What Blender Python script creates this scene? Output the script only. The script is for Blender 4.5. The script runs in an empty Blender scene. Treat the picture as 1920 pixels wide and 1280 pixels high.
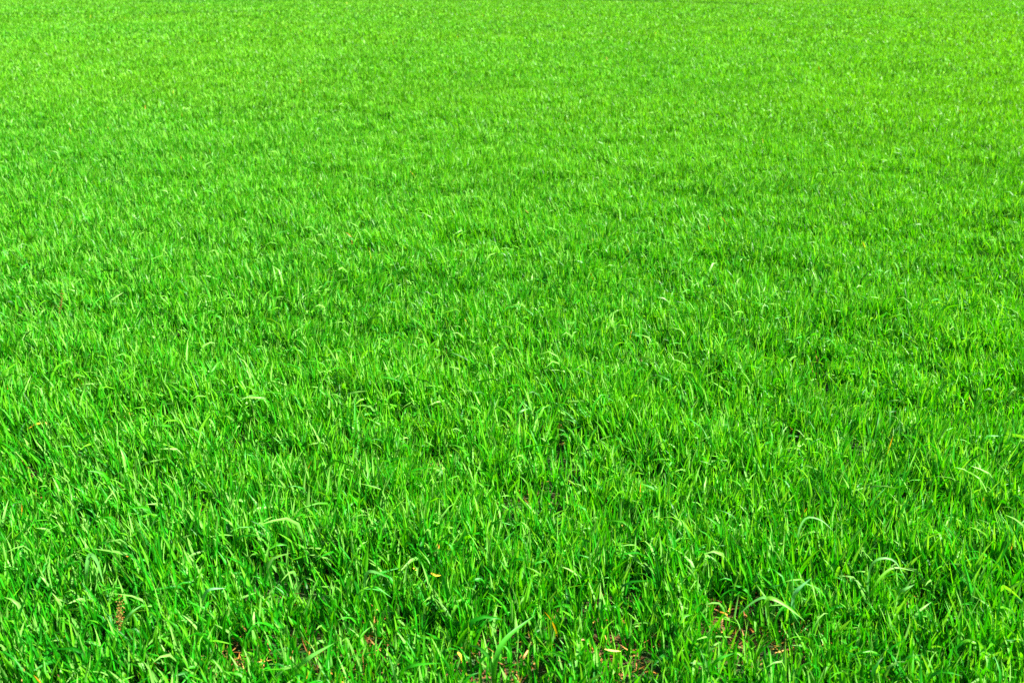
import bpy, math
import numpy as np
from mathutils import Vector
R = math.radians
S = bpy.context.scene
COL = S.collection

# ------------------------------------------------------------------ camera
CAM_H, PITCH, LENS = 1.60, 18.9, 37.5
cd = bpy.data.cameras.new("camera"); cam = bpy.data.objects.new("camera", cd); COL.objects.link(cam)
cam.location = (0, 0, CAM_H); cam.rotation_euler = (R(90 - PITCH), 0, 0)
cd.lens = LENS; cd.sensor_width = 36; cd.clip_start = 0.05; cd.clip_end = 3000
cd.dof.use_dof = True; cd.dof.focus_distance = 3.6; cd.dof.aperture_fstop = 5.6
S.camera = cam

# ------------------------------------------------------------------ sky, sun, exposure
SUN_EL, SUN_AZ = 42.0, 98.0            # azimuth clockwise from the view direction (+Y)
w = bpy.data.worlds.new("World"); S.world = w; w.use_nodes = True
wn = w.node_tree; bg = wn.nodes["Background"]
sky = wn.nodes.new("ShaderNodeTexSky"); sky.sky_type = 'NISHITA'; sky.sun_disc = False
sky.sun_elevation = R(SUN_EL); sky.sun_rotation = R(SUN_AZ)
wn.links.new(sky.outputs[0], bg.inputs[0]); bg.inputs[1].default_value = 0.05
ld = bpy.data.lights.new("sun", 'SUN'); sun = bpy.data.objects.new("sun", ld); COL.objects.link(sun)
ld.energy = 5.0; ld.angle = R(0.5); ld.color = (1.0, 0.95, 0.86)
sd = Vector((math.sin(R(SUN_AZ)) * math.cos(R(SUN_EL)), math.cos(R(SUN_AZ)) * math.cos(R(SUN_EL)), math.sin(R(SUN_EL))))
sun.rotation_euler = sd.to_track_quat('Z', 'Y').to_euler(); sun.location = (8, 4, 12)
S.view_settings.view_transform = 'Standard'; S.view_settings.look = 'None'
S.view_settings.exposure = 2.0; S.view_settings.gamma = 1.0
S.cycles.max_bounces = 10; S.cycles.diffuse_bounces = 5; S.cycles.glossy_bounces = 2
S.cycles.transmission_bounces = 6; S.cycles.use_denoising = False

rng = np.random.default_rng(7)
F_PX = LENS / 36 * 1920

def at(px, py, z=0.0):
    """the point of the field at height z that the photograph (1920 x 1280) shows at px, py"""
    a = R(PITCH); u = (px - 960) / F_PX; v = (640 - py) / F_PX
    d = Vector((u, math.cos(a) + v * math.sin(a), -math.sin(a) + v * math.cos(a)))
    return Vector((0, 0, CAM_H)) + d * ((z - CAM_H) / d.z)

# ------------------------------------------------------------------ noise
def _hash(i, j, seed):
    h = (i.astype(np.int64) * 374761393 + j.astype(np.int64) * 668265263 + seed * 2147483647) & 0xffffffff
    h = ((h ^ (h >> 13)) * 1274126177) & 0xffffffff
    return ((h ^ (h >> 16)) & 0xffff) / 65535.0
def noise(x, y, size, seed=0):
    x = x / size + 1000; y = y / size + 1000
    i = np.floor(x); j = np.floor(y); fx = x - i; fy = y - j
    fx = fx * fx * (3 - 2 * fx); fy = fy * fy * (3 - 2 * fy)
    a = _hash(i, j, seed); b = _hash(i + 1, j, seed); c = _hash(i, j + 1, seed); d = _hash(i + 1, j + 1, seed)
    return (a * (1 - fx) + b * fx) * (1 - fy) + (c * (1 - fx) + d * fx) * fy
def fbm(x, y, size, seed=0):
    return noise(x, y, size, seed) * .55 + noise(x, y, size * .47, seed + 1) * .3 + noise(x, y, size * .21, seed + 2) * .15

# ------------------------------------------------------------------ materials
def new_mat(name):
    m = bpy.data.materials.new(name); m.use_nodes = True
    nt = m.node_tree; nt.nodes.clear()
    return m, nt, nt.nodes, nt.links
def leaf_material(name, trans=0.38, rough=0.44, spec=0.26, tcol=(1.15, 1.3, 0.1)):
    m, nt, N, L = new_mat(name)
    out = N.new("ShaderNodeOutputMaterial"); mix = N.new("ShaderNodeMixShader"); mix.inputs[0].default_value = trans
    p = N.new("ShaderNodeBsdfPrincipled"); t = N.new("ShaderNodeBsdfTranslucent")
    a = N.new("ShaderNodeAttribute"); a.attribute_name = "Col"
    mul = N.new("ShaderNodeVectorMath"); mul.operation = 'MULTIPLY_ADD'; mul.inputs[1].default_value = tcol; mul.inputs[2].default_value = (.014, 0, 0)
    L.new(a.outputs["Color"], mul.inputs[0]); L.new(mul.outputs[0], t.inputs[0]); L.new(a.outputs["Color"], p.inputs["Base Color"])
    p.inputs["Roughness"].default_value = rough; p.inputs["Specular IOR Level"].default_value = spec
    L.new(p.outputs[0], mix.inputs[1]); L.new(t.outputs[0], mix.inputs[2]); L.new(mix.outputs[0], out.inputs[0])
    return m
M_LEAF = leaf_material("young_wheat_leaf")
M_DRY = leaf_material("dry_leaf", 0.25, 0.6, 0.3, (1.2, 1.0, 0.7))
M_STALK = leaf_material("dead_weed_stalk", 0.1, 0.7, 0.2, (1.1, 1.0, 0.8))

m, nt, N, L = new_mat("brown_soil"); M_SOIL = m
out = N.new("ShaderNodeOutputMaterial"); p = N.new("ShaderNodeBsdfPrincipled"); tc = N.new("ShaderNodeTexCoord")
n1 = N.new("ShaderNodeTexNoise"); n1.inputs["Scale"].default_value = 55; n1.inputs["Detail"].default_value = 8
n2 = N.new("ShaderNodeTexNoise"); n2.inputs["Scale"].default_value = 6; n2.inputs["Detail"].default_value = 5
cr = N.new("ShaderNodeValToRGB"); e = cr.color_ramp
e.elements[0].position = .3; e.elements[0].color = (.018, .012, .004, 1); e.elements[1].position = .72; e.elements[1].color = (.16, .075, .025, 1)
cr2 = N.new("ShaderNodeValToRGB"); cr2.color_ramp.elements[0].position = .34; cr2.color_ramp.elements[1].position = .52
cr2.color_ramp.elements[0].color = (0, 0, 0, 1)
mx = N.new("ShaderNodeMix"); mx.data_type = 'RGBA'; mx.inputs[7].default_value = (.020, .060, .004, 1)   # moss and seedlings
bp = N.new("ShaderNodeBump"); bp.inputs["Distance"].default_value = .01; bp.inputs["Strength"].default_value = 1
for q in (n1, n2): L.new(tc.outputs["Object"], q.inputs["Vector"])
L.new(n1.outputs[0], cr.inputs[0]); L.new(n2.outputs[0], cr2.inputs[0]); L.new(cr2.outputs[0], mx.inputs[0])
L.new(cr.outputs[0], mx.inputs[6]); L.new(mx.outputs[2], p.inputs["Base Color"])
L.new(n1.outputs[0], bp.inputs["Height"]); L.new(bp.outputs[0], p.inputs["Normal"])
p.inputs["Roughness"].default_value = .95; L.new(p.outputs[0], out.inputs[0])

# ------------------------------------------------------------------ mesh building
def mesh_object(name, verts, quads, tris, cols, mat, parent=None, smooth=True):
    me = bpy.data.meshes.new(name)
    nv, nq, ntr = len(verts), len(quads), len(tris)
    me.vertices.add(nv); me.vertices.foreach_set("co", np.ascontiguousarray(verts, dtype=np.float32).ravel())
    li = np.concatenate([np.asarray(quads, dtype=np.int32).ravel(), np.asarray(tris, dtype=np.int32).ravel()])
    me.loops.add(len(li)); me.loops.foreach_set("vertex_index", li)
    me.polygons.add(nq + ntr)
    me.polygons.foreach_set("loop_start", np.concatenate([np.arange(nq) * 4, nq * 4 + np.arange(ntr) * 3]).astype(np.int32))
    if smooth: me.polygons.foreach_set("use_smooth", np.ones(nq + ntr, dtype=bool))
    me.update(calc_edges=True)
    if cols is not None:
        ca = me.color_attributes.new("Col", 'FLOAT_COLOR', 'POINT')
        c4 = np.ones((nv, 4), dtype=np.float32); c4[:, :3] = cols
        ca.data.foreach_set("color", c4.ravel())
    me.materials.append(mat)
    o = bpy.data.objects.new(name, me); COL.objects.link(o)
    if parent: o.parent = parent
    return o

class Pile:
    """collects leaf ribbons that end up in ONE mesh"""
    def __init__(s): s.v, s.q, s.t, s.c, s.n = [], [], [], [], 0
    def add(s, v, q, t, c):
        s.v.append(v.reshape(-1, 3)); s.c.append(c.reshape(-1, 3))
        if len(q): s.q.append(q + s.n)
        if len(t): s.t.append(t + s.n)
        s.n += len(s.v[-1])
    def build(s, name, mat, parent=None, smooth=True):
        z4 = np.zeros((0, 4), int); z3 = np.zeros((0, 3), int)
        return mesh_object(name, np.concatenate(s.v), np.concatenate(s.q) if s.q else z4,
                           np.concatenate(s.t) if s.t else z3, np.concatenate(s.c), mat, parent, smooth)

def blades(pile, x, y, phi, Ln, W, t0, bend, power, twist0, twist1, col, nseg, fold, z0=None, kink=None):
    """n curved, tapering, twisted leaf ribbons; fold=True gives them a keel (two faces across)"""
    n = len(x); s = np.linspace(0, 1, nseg + 1)
    sm = (s[1:] + s[:-1]) / 2
    th = t0[:, None] + bend[:, None] * sm[None] ** power[:, None]
    if kink is not None:                       # some leaves fold over sharply part-way along
        kp, ka = kink
        th = th + ka[:, None] / (1 + np.exp(-(sm[None] - kp[:, None]) * 16))
    th = np.minimum(th, 2.6)
    ds = Ln[:, None] / nseg
    hx = np.concatenate([np.zeros((n, 1)), np.cumsum(np.sin(th) * ds, 1)], 1)
    hz = np.concatenate([np.zeros((n, 1)), np.cumsum(np.cos(th) * ds, 1)], 1)
    if z0 is not None: hz = hz + z0[:, None]
    hz = np.maximum(hz, 0.002)
    thv = np.concatenate([th[:, :1], (th[:, 1:] + th[:, :-1]) / 2, th[:, -1:]], 1)
    cp, sp = np.cos(phi)[:, None], np.sin(phi)[:, None]
    P = np.stack([x[:, None] + hx * cp, y[:, None] + hx * sp, hz], 2)
    side = np.stack([-sp + 0 * hx, cp + 0 * hx, 0 * hx], 2)
    nrm = np.stack([-np.cos(thv) * cp, -np.cos(thv) * sp, np.sin(thv)], 2)
    tw = (twist0[:, None] + twist1[:, None] * s[None])[..., None]
    wd = side * np.cos(tw) + nrm * np.sin(tw); nn = nrm * np.cos(tw) - side * np.sin(tw)
    prof = np.minimum(1, .42 + 1.5 * s) * np.clip(1 - np.maximum(0, (s - .35) / .65) ** 1.7, 0, 1)
    hw = (W[:, None] * prof[None] / 2)[..., None]
    shade = np.stack([.70 + .85 * s, .92 + .14 * s, .9 + .2 * s], 1)[None]      # leaf tips are yellower than leaf bases
    c = col[:, None, :] * shade
    if fold:
        A = P - wd * hw; C = P + wd * hw; B = P - nn * hw * .45
        V = np.stack([A[:, :-1], B[:, :-1], C[:, :-1]], 2).reshape(n, nseg * 3, 3)
        V = np.concatenate([V, P[:, -1:]], 1); k = nseg * 3 + 1
        cc = np.repeat(c[:, :-1], 3, axis=1).copy()
        cc[:, 1::3] *= np.array([1.25, 1.12, 1.25])            # paler midrib
        cc = np.concatenate([cc, c[:, -1:]], 1)
        q, t = [], []
        for i in range(nseg - 1):
            a = 3 * i
            q += [(a, a + 1, a + 4, a + 3), (a + 1, a + 2, a + 5, a + 4)]
        a = 3 * (nseg - 1); t += [(a, a + 1, k - 1), (a + 1, a + 2, k - 1)]
    else:
        A = P - wd * hw; C = P + wd * hw
        V = np.stack([A[:, :-1], C[:, :-1]], 2).reshape(n, nseg * 2, 3)
        V = np.concatenate([V, P[:, -1:]], 1); k = nseg * 2 + 1
        cc = np.concatenate([np.repeat(c[:, :-1], 2, axis=1), c[:, -1:]], 1)
        q, t = [], []
        for i in range(nseg - 1): q.append((2 * i, 2 * i + 1, 2 * i + 3, 2 * i + 2))
        a = 2 * (nseg - 1); t.append((a, a + 1, k - 1))
    off = (np.arange(n) * k)[:, None, None]
    Q = (np.array(q, int).reshape(1, -1, 4) + off).reshape(-1, 4) if q else []
    T = (np.array(t, int).reshape(1, -1, 3) + off).reshape(-1, 3)
    pile.add(V, Q, T, cc)

# ------------------------------------------------------------------ the field
# thin spots of the crop where soil and dead litter show: (px, py, radius m, strength)
BARE = [(at(a, b), r, k) for a, b, r, k in (
    (1185, 1235, .085, 1.25), (960, 1262, .11, 1.25), (1375, 1180, .09, 1.2), (700, 1220, .06, .6), (1500, 1190, .06, .6),
    (440, 1262, .05, .5), (1700, 1120, .05, .7), (300, 1250, .05, .4), (960, 800, .05, .9), (1070, 815, .04, .8), (250, 800, .04, .6),
    (1740, 950, .05, .6), (1470, 1010, .06, .5), (860, 1110, .06, .5), (240, 1060, .06, .6), (620, 1275, .06, .5), (1140, 960, .05, .5),
    (1900, 770, .06, .7), (60, 590, .10, .6), (1230, 480, .08, .6), (1180, 500, .08, .5))]
def bareness(x, y):
    b = np.zeros_like(x)
    for p_, r, k in BARE:
        b = np.maximum(b, .58 * k * np.exp(-((x - p_.x) ** 2 + ((y - p_.y + .04) / 2.0) ** 2) / (1.35 * r) ** 2))
    return b
TRACKS = [  # far tracks, their dark bands painted into the crop colour as deeper green: polyline, half width
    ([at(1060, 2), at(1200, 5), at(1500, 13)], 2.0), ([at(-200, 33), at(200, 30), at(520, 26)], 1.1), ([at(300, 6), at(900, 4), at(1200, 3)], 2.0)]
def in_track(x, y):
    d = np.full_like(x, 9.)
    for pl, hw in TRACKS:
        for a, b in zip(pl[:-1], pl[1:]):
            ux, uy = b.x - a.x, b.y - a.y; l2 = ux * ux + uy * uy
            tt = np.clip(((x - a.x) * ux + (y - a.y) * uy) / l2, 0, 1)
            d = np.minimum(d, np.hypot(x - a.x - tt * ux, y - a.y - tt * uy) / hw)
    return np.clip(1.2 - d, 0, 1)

G_MID = np.array([.010, .245, .002]); G_YEL = np.array([.075, .38, .008]); G_BLU = np.array([.110, .39, .052]); G_DEEP = np.array([.004, .130, .002])

def strip(pile, y0, y1, dens, nseg, fold, wmul, lmul, leaves):
    tanh = 960 / F_PX
    half = (y1 * 1.05) * tanh * 1.02 + 1.1
    n = int(2 * half * (y1 - y0) * dens / leaves)
    x = rng.uniform(-half, half, n); y = rng.uniform(y0, y1, n)
    x += (rng.random(n) - .5) * .01
    k = np.abs(x) < (y * 1.05) * tanh + .95
    k &= rng.random(n) > bareness(x, y)
    dn = fbm(x, y, .16, 5)
    k &= rng.random(n) < np.clip(.60 + 2.0 * (dn - .42), .2, 1)
    x, y = x[k], y[k]; n = len(x)
    # plant properties
    big = fbm(x, y, 1.6, 11); mid = fbm(x, y, .30, 21); small = noise(x, y, .07, 31)
    hgt = 0.84 + .46 * (mid - .5) * 2 + .16 * (small - .5) * 2 + .12 * (big - .5) * 2
    hgt *= (1 - .45 * bareness(x, y))
    azp = rng.uniform(0, 2 * np.pi, n)
    tint = rng.normal(0, 1, n)
    # leaves of each plant
    idx = np.repeat(np.arange(n), leaves); m = len(idx); j = np.tile(np.arange(leaves), n)
    phi = azp[idx] + j * np.pi + rng.normal(0, .5, m)
    rel = .72 + .34 * j / max(1, leaves - 1) + rng.normal(0, .13, m)
    Ln = np.clip(.138 * hgt[idx] * rel * lmul * np.where(rng.random(m) < .3, .62, 1), .03, .24)
    W = .0086 * wmul * np.clip(rng.normal(1, .22, m), .45, 1.6) * (.65 + .4 * hgt[idx])
    t0 = np.abs(rng.normal(.22, .23, m))
    bend = np.clip(rng.gamma(1.2, .23, m), 0, 2.0)
    power = rng.uniform(1.2, 2.6, m)
    # a breeze from the right leans the crop to the left in patches
    lean = .09 + .42 * (fbm(x, y, .8, 41)[idx] - .5) * 2
    dx = np.cos(phi) * t0 - lean * .55; dy = np.sin(phi) * t0 - lean * .1
    t0 = np.hypot(dx, dy); phi = np.where(t0 > .02, np.arctan2(dy, dx), phi)
    turned = rng.random(m) < .5
    phi = phi + np.where(turned, rng.normal(0, .5, m), 0)
    kz = rng.random(m) < .11
    kp = rng.uniform(.45, .75, m); ka = np.where(kz, rng.uniform(.9, 1.7, m), 0)
    Ln = np.where(kz, Ln * 1.22, Ln); W = np.where(kz, W * 1.15, W)
    tw0 = rng.normal(0, .9, m); tw1 = rng.normal(0, 1.5, m)
    u = rng.random(m)
    mixv = np.clip(.5 + .16 * tint[idx] + rng.normal(0, .26, m) + .25 * (big[idx] - .5), 0, 1)[:, None]
    col = G_DEEP * np.clip(1 - 2.4 * mixv, 0, 1) + G_MID * np.clip(1 - np.abs(mixv - .45) * 2.2, 0, 1) + G_YEL * np.clip((mixv - .5) * 2, 0, 1)
    wsum = np.clip(1 - 2.4 * mixv, 0, 1) + np.clip(1 - np.abs(mixv - .45) * 2.2, 0, 1) + np.clip((mixv - .5) * 2, 0, 1)
    col = col / wsum
    bl = (u < .20)[:, None]; col = np.where(bl, G_BLU * 1.05, col)
    old = (rng.random(m) < .0004)[:, None]; col = np.where(old, np.array([.42, .30, .02]), col)
    # yellow of sunlight through distant leaves put into their colour, most towards the right
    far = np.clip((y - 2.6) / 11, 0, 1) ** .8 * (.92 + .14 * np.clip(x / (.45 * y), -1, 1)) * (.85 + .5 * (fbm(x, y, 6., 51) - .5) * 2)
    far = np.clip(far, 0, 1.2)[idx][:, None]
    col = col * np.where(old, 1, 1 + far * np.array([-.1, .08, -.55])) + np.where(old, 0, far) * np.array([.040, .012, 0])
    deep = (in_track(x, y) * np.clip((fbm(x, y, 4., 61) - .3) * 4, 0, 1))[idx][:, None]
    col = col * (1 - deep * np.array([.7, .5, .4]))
    sp_ = .17 + .25 * min(1, y0 / 30)
    col = col * rng.uniform(1 - sp_, 1 + sp_, m)[:, None]
    x2 = x[idx] + rng.normal(0, .004, m); y2 = y[idx] + rng.normal(0, .004, m)
    blades(pile, x2, y2, phi, Ln, W, t0, bend, power, tw0, tw1, col, nseg, fold, None, (kp, ka))
    return m

grass = Pile()
tot = []
for y0, y1, dens, nseg, fold, wm, lm in (
        (1.35, 3.4, 14000, 6, True, 1.0, 1.0), (3.4, 5.0, 13000, 5, True, 1.0, 1.0), (5.0, 7.5, 11500, 4, False, 1.0, 1.0),
        (7.5, 11., 10500, 3, False, 1.0, 1.0), (11., 17., 4800, 3, False, 1.25, 1.0), (17., 26., 2200, 2, False, 1.9, 1.05),
        (26., 42., 800, 2, False, 3.1, 1.2), (42., 75., 290, 2, False, 4.8, 1.3), (75., 130., 50, 2, False, 11.0, 1.8)):
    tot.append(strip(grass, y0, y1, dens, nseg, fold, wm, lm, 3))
print("BLADES", tot, sum(tot))
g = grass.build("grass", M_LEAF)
g["kind"] = "stuff"; g["label"] = "dense bright green young wheat grass covering the whole field"; g["category"] = "grass"

# ground: one sheet to the horizon, finely rumpled near by
def ground():
    xs = np.concatenate([-np.geomspace(900, 4, 24), np.linspace(-3.8, 3.8, 150), np.geomspace(4, 900, 24)])
    ys = np.concatenate([-np.geomspace(900, 1, 16), np.linspace(-.8, 1.2, 8), np.linspace(1.25, 8, 170), np.geomspace(8.2, 1500, 40)])
    X, Y = np.meshgrid(xs, ys); Z = -(1 - fbm(X, Y, .12, 77)) * .022 * (np.abs(X) < 3.7) * (Y > 1.25) * (Y < 7.9) - .004
    V = np.stack([X, Y, Z], 2).reshape(-1, 3); nx = len(xs)
    i, j = np.meshgrid(np.arange(nx - 1), np.arange(len(ys) - 1)); a = (j * nx + i).ravel()
    Q = np.stack([a, a + 1, a + 1 + nx, a + nx], 1)
    o = mesh_object("ground", V, Q, np.zeros((0, 3), int), None, M_SOIL); o["kind"] = "structure"
ground()

# dead leaves, straw bits and seedlings lying on the soil
lit = Pile(); n = 5200
x = rng.uniform(-2.2, 2.2, n); y = rng.uniform(1.5, 4.6, n)
extra = []
for p_, r, k in BARE:
    if p_.y < 5: extra.append((p_.x + rng.normal(0, r * .9, 130), p_.y + rng.normal(0, r * 1.0, 130)))
x = np.concatenate([x] + [e_[0] for e_ in extra]); y = np.concatenate([y] + [e_[1] for e_ in extra]); n = len(x)
pal = np.array([[.50, .26, .04], [.62, .38, .05], [.30, .13, .04], [.50, .40, .06], [.20, .10, .03], [.62, .40, .10]])
blades(lit, x, y, rng.uniform(0, 6.28, n), rng.uniform(.02, .075, n), rng.uniform(.0015, .0055, n), rng.uniform(1.1, 1.62, n),
       rng.normal(0, .5, n), np.ones(n) * 1.3, rng.normal(0, .5, n), rng.normal(0, 1.2, n), pal[rng.integers(0, 6, n)] * rng.uniform(.3, .75, n)[:, None], 4, True,
       rng.uniform(0, .025, n))
l = lit.build("leaf_litter", M_DRY)
l["kind"] = "stuff"; l["label"] = "brown and orange dead leaf litter lying on the soil between the grass"; l["category"] = "leaf litter"

# ------------------------------------------------------------------ single things one can pick out
def thing(name, label, cat, loc, group=None):
    o = bpy.data.objects.new(name, None); COL.objects.link(o); o.location = loc; o.empty_display_size = .05
    o["label"] = label; o["category"] = cat
    if group: o["group"] = group
    return o
def ribbon(pile, pts, W, col, roll=0.0, n=14, facing=None, taper0=.45, curl=.0):
    """a leaf along a smooth curve through 3-D points; its face is turned towards `facing` and rolled"""
    P = [np.array(p_, float) for p_ in pts]
    P = [2 * P[0] - P[1]] + P + [2 * P[-1] - P[-2]]
    C = []
    segs = len(P) - 3
    for i in range(n + 1):
        t = i / n * segs; k = min(int(t), segs - 1); t -= k
        a, b, c, d = P[k:k + 4]
        C.append(.5 * (2 * b + (c - a) * t + (2 * a - 5 * b + 4 * c - d) * t * t + (3 * b - a - 3 * c + d) * t ** 3))
    C = np.array(C); T = np.gradient(C, axis=0); T /= np.linalg.norm(T, axis=1)[:, None]
    f = np.array(facing if facing is not None else (.2, -.75, .65), float)
    wd = np.cross(T, f[None]); wd /= np.linalg.norm(wd, axis=1)[:, None] + 1e-9
    nn = np.cross(wd, T)
    s = np.linspace(0, 1, n + 1); r_ = (roll + curl * s)[:, None]
    wd, nn = wd * np.cos(r_) + nn * np.sin(r_), nn * np.cos(r_) - wd * np.sin(r_)
    prof = np.minimum(1, taper0 + 2.0 * s) * np.clip(1 - np.maximum(0, (s - .45) / .55) ** 2.0, 0.02, 1)
    hw = (W * .62 / 2 * prof)[:, None]
    V = np.stack([C - wd * hw, C - nn * hw * .3, C + wd * hw], 1)
    cc = np.repeat(np.array(col, float)[None, None], n + 1, 0).repeat(3, 1) * (np.array([1, 1.2, 1])[None, :, None])
    q = []
    for i in range(n):
        a = 3 * i; q += [(a, a + 1, a + 4, a + 3), (a + 1, a + 2, a + 5, a + 4)]
    pile.add(V, np.array(q), [], cc)
def leaf(root, pts, W, col, name="leaf", mat=None, **kw):
    pl = Pile(); L0 = np.array(root.location)
    ribbon(pl, [np.array(q_) - L0 for q_ in pts], W, col, **kw)
    return pl.build(name, mat or M_LEAF, root)

PALE = (.10, .34, .06); BRIGHT = (.03, .30, .006); YELG = (.11, .37, .015); DARK = (.03, .22, .012); BLUE = (.10, .34, .11)
def plant(label, base, leaves, group="taller wheat plants standing out of the field"):
    b = at(*base)
    root = thing("wheat_plant", label, "plant", b, group)
    for pts, W, col, kw in leaves:
        P = []
        for q_ in pts:
            P.append(b if q_ == 'base' else at(q_[0], q_[1], q_[2]))
        leaf(root, P, W, col, **kw)
plant("plant with three broad light green leaves spread like a star, mid field", (968, 822), [
    (['base', (964, 795, .07), (951, 773, .115), (927, 757, .12)], .016, YELG, dict(roll=.1)),
    (['base', (970, 790, .07), (972, 770, .12), (984, 748, .155)], .015, BRIGHT, dict(roll=-.1)),
    (['base', (972, 790, .075), (976, 772, .12), (996, 764, .12)], .017, PALE, dict(roll=.0))])
plant("wheat plant whose wide pale bluish leaf points up right, lower right quarter", (1500, 1182), [
    (['base', (1487, 1140, .07), (1492, 1110, .13), (1521, 1083, .16)], .019, BLUE, dict(roll=0, taper0=.3)),
    (['base', (1528, 1120, .10), (1522, 1092, .15), (1530, 1125, .12), (1540, 1168, .06)], .006, YELG, dict(roll=.3)),
    (['base', (1493, 1150, .06), (1470, 1120, .10), (1462, 1098, .12)], .010, BRIGHT, dict(roll=.4))])
plant("plant folded like a tent, wide yellowish leaf down right and pale leaf down left", (1448, 1208), [
    (['base', (1440, 1150, .11), (1441, 1121, .155), (1470, 1132, .14), (1509, 1163, .10)], .018, YELG, dict(roll=.1, taper0=.2)),
    (['base', (1437, 1150, .10), (1436, 1120, .15), (1412, 1128, .14), (1385, 1152, .11)], .011, PALE, dict(roll=0, taper0=.2)),
    (['base', (1455, 1160, .09), (1475, 1135, .12), (1500, 1170, .08)], .009, BRIGHT, dict(roll=.3))])
plant("plant with one long leaf arching over like a hook, near the right edge", (1632, 1150), [
    (['base', (1628, 1085, .10), (1642, 1050, .155), (1676, 1050, .15), (1701, 1090, .10)], .010, PALE, dict(roll=.1, taper0=.3)),
    (['base', (1640, 1100, .09), (1672, 1065, .13), (1716, 1070, .11)], .011, YELG, dict(roll=.2, taper0=.3))])
plant("short broad pale leaf pointing right under the hooked leaf", (1684, 1150), [
    (['base', (1684, 1120, .07), (1694, 1106, .10), (1715, 1095, .11)], .017, PALE, dict(roll=0)),
    (['base', (1676, 1120, .08), (1660, 1090, .12)], .009, BRIGHT, dict(roll=.3))])
plant("plant with a thin pale arched leaf, above and left of the hooked one", (1505, 1070), [
    (['base', (1496, 1010, .10), (1510, 972, .15), (1538, 974, .145), (1562, 994, .12)], .009, PALE, dict(roll=.2, taper0=.3)),
    (['base', (1500, 1020, .09), (1485, 985, .14)], .008, BRIGHT, dict(roll=.4))])
plant("plant with a wide dark green leaf slanting up right over bare brown soil", (925, 1290), [
    (['base', (930, 1235, .09), (950, 1195, .13), (1004, 1152, .15)], .020, (.045, .30, .012), dict(roll=.25, taper0=.4)),
    (['base', (920, 1240, .08), (900, 1215, .11), (870, 1206, .10)], .012, DARK, dict(roll=.3))])
plant("wheat plant with a very long bright leaf lying almost level at the bottom edge", (742, 1310), [
    (['base', (752, 1262, .09), (778, 1246, .12), (828, 1242, .12)], .012, BRIGHT, dict(roll=0, taper0=.4)),
    (['base', (740, 1265, .09), (728, 1225, .13)], .010, PALE, dict(roll=.4))])
plant("wheat plant with a pale leaf tip bent down right, beside a dried yellow leaf", (690, 1140), [
    (['base', (684, 1095, .09), (690, 1072, .13), (708, 1073, .13), (726, 1082, .12)], .013, PALE, dict(roll=0, taper0=.3)),
    (['base', (700, 1100, .09), (735, 1120, .06)], .009, BRIGHT, dict(roll=.3))])
plant("plant with a narrow pale leaf beside the reddish dead weed, lower left", (226, 1215), [
    (['base', (230, 1172, .08), (246, 1148, .12), (270, 1132, .13)], .011, PALE, dict(roll=.1)),
    (['base', (236, 1180, .07), (262, 1190, .06)], .009, BRIGHT, dict(roll=.2))])
plant("wheat plant with a flat silvery leaf pointing right, lower left quarter", (380, 1170), [
    (['base', (380, 1125, .09), (392, 1105, .13), (424, 1102, .12)], .013, BLUE, dict(roll=0, taper0=.4)),
    (['base', (375, 1130, .08), (360, 1100, .12)], .009, BRIGHT, dict(roll=.4))])
plant("wheat plant with a large light green leaf slanting up right from the bottom edge", (548, 1300), [
    (['base', (560, 1255, .08), (580, 1232, .12), (628, 1204, .14)], .018, (.11, .42, .05), dict(roll=.0)),
    (['base', (550, 1260, .09), (540, 1225, .13)], .011, BRIGHT, dict(roll=.4))])
plant("wheat plant with a wide pale leaf hanging down like a tongue, at the far left", (166, 1130), [
    (['base', (162, 1075, .11), (168, 1040, .155), (182, 1052, .145), (194, 1092, .11)], .018, PALE, dict(roll=.1, taper0=.2)),
    (['base', (160, 1090, .08), (146, 1062, .12)], .010, BRIGHT, dict(roll=.4))])
plant("plant with a short wide leaf pointing right at the bottom edge, right of centre", (1330, 1292), [
    (['base', (1334, 1256, .07), (1346, 1236, .11), (1377, 1223, .12)], .016, BRIGHT, dict(roll=.0)),
    (['base', (1326, 1250, .08), (1312, 1215, .12)], .010, PALE, dict(roll=.3))])

# dried leaves and straws caught in the crop
def dry(label, pts, W, col, name="dry_leaf", cat="dry leaf", group="dried leaves caught in the green crop", **kw):
    P = [at(*q_) for q_ in pts]; c = P[0]
    pl = Pile(); ribbon(pl, [np.array(q_ - c) for q_ in P], W, col, **kw)
    o = pl.build(name, M_DRY); o.location = c; o["label"] = label; o["category"] = cat; o["group"] = group
YEL = (.80, .48, .03); ORA = (.75, .28, .03); STRAW = (.82, .62, .16)
dry("curled yellow dry leaf level with the flat pale leaf, left of centre", [(808, 1073, .10), (818, 1078, .11), (829, 1077, .10)], .013, YEL, roll=.1, curl=1)
dry("upright orange dry leaf above the curled yellow one", [(819, 1014, .10), (822, 1022, .095), (825, 1031, .08)], .009, ORA, roll=.2)
dry("bright yellow dry leaf standing on bare soil at the bottom, left of centre", [(858, 1222, .09), (864, 1229, .08), (866, 1240, .06)], .012, YEL, roll=.3, curl=.8)
dry("yellow straw lying level over the bare soil at the bottom, right of centre", [(1134, 1216, .055), (1150, 1219, .05), (1166, 1220, .045)], .007, STRAW, "straw", "straw", "dried leaves caught in the green crop", roll=0)
dry("pinkish brown dead leaf lying on the bare soil near the bottom centre", [(1082, 1204, .05), (1092, 1198, .055), (1102, 1203, .05)], .011, (.62, .30, .16), roll=.3, curl=1.4)
dry("brown dead leaf hanging over the bare soil near the bottom centre", [(990, 1218, .06), (980, 1235, .05), (972, 1245, .03)], .012, (.55, .25, .08), roll=.3, curl=1.2)
dry("orange dead leaf curled under the folded plant", [(1350, 1146, .06), (1361, 1150, .065), (1366, 1160, .05)], .010, ORA, roll=.2, curl=1.2)
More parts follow.
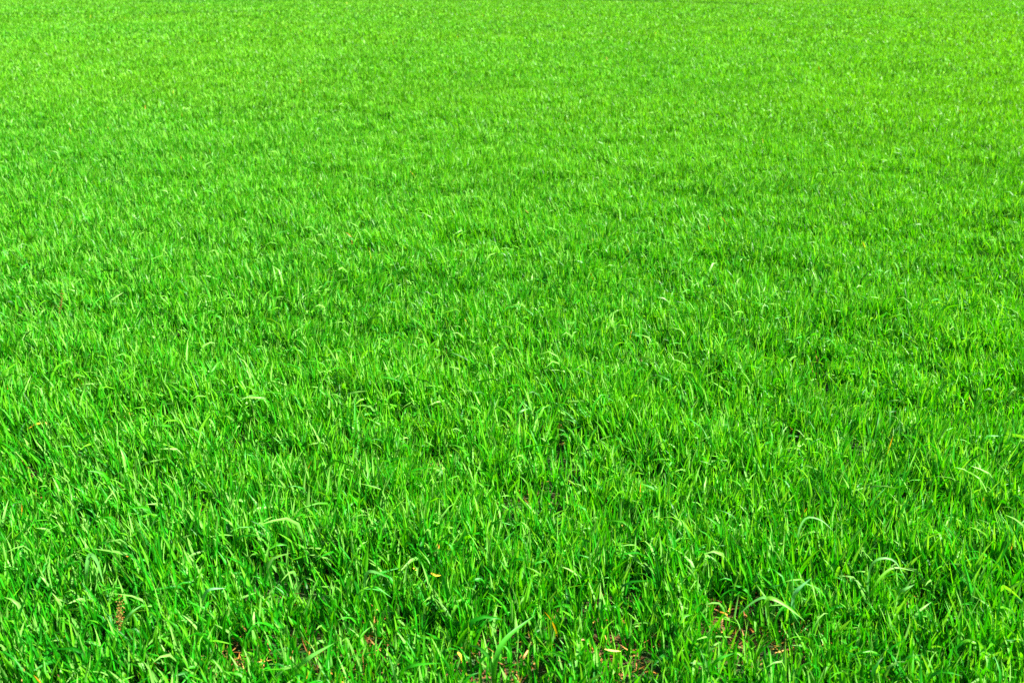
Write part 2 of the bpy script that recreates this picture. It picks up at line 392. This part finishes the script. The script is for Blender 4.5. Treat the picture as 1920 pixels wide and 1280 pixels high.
dry("small orange dry leaf caught near the wide tongue leaf, at the left", [(236, 1040, .09), (241, 1042, .09), (247, 1040, .08)], .009, ORA, roll=.1)
dry("small yellow dry leaf caught above the curled yellow one's left side", [(775, 1064, .08), (779, 1067, .075), (784, 1068, .07)], .008, YEL, roll=.2)

# dead weed stalks with seed clusters
def weed(label, base, top, h, n_side, seedn):
    b = at(*base); root = thing("dead_weed", label, "weed", b, "dead reddish weeds among the green crop")
    a = at(top[0], top[1], h) - b; r2 = np.random.default_rng(int(base[0]))
    for k in range(n_side):
        f = Vector((r2.normal(0, .012), r2.normal(0, .012), 0)) * (k > 0)
        hh = 1 - .16 * k
        pts = [Vector((r2.normal(0, .004), 0, 0)), a * .45 * hh + f * .5 + Vector((.003, 0, 0)), a * hh + f]
        for sw in (0,):
            leaf_pile = Pile()
            for roll in (0, math.pi / 2): ribbon(leaf_pile, [np.array(q_) for q_ in pts], .0032, (.24, .13, .04), roll=roll, n=8, taper0=1)
            st = leaf_pile.build("stem", M_STALK, root)
        sp = Pile(); m_ = seedn
        tpar = r2.uniform(.45, 1.0, m_)
        P = np.array([np.array(a * float(t_) * hh + f * float(t_)) for t_ in tpar]) + r2.normal(0, .0042, (m_, 3))
        cl = np.array([[.22, .13, .02], [.20, .09, .02], [.20, .19, .03]])[r2.integers(0, 3, m_)]
        for q_, c_ in zip(P, cl):        # small lumpy octahedral seeds
            rr = r2.uniform(.0014, .003)
            o8 = np.array([(1, 0, 0), (-1, 0, 0), (0, 1, 0), (0, -1, 0), (0, 0, 1), (0, 0, -1)]) * rr * r2.uniform(.7, 1.3, (6, 1)) + q_
            tr = np.array([(0, 2, 4), (2, 1, 4), (1, 3, 4), (3, 0, 4), (2, 0, 5), (1, 2, 5), (3, 1, 5), (0, 3, 5)])
            sp.add(o8, [], tr, np.repeat(c_[None], 6, 0))
        sp.build("seed_cluster", M_STALK, st)
weed("tall reddish brown dead weed with seed heads, at the lower left", (220, 1215), (224, 1118), .165, 3, 46)
weed("small brown dead weed with seed heads, far back at the left", (106, 612), (117, 546), .185, 2, 40)
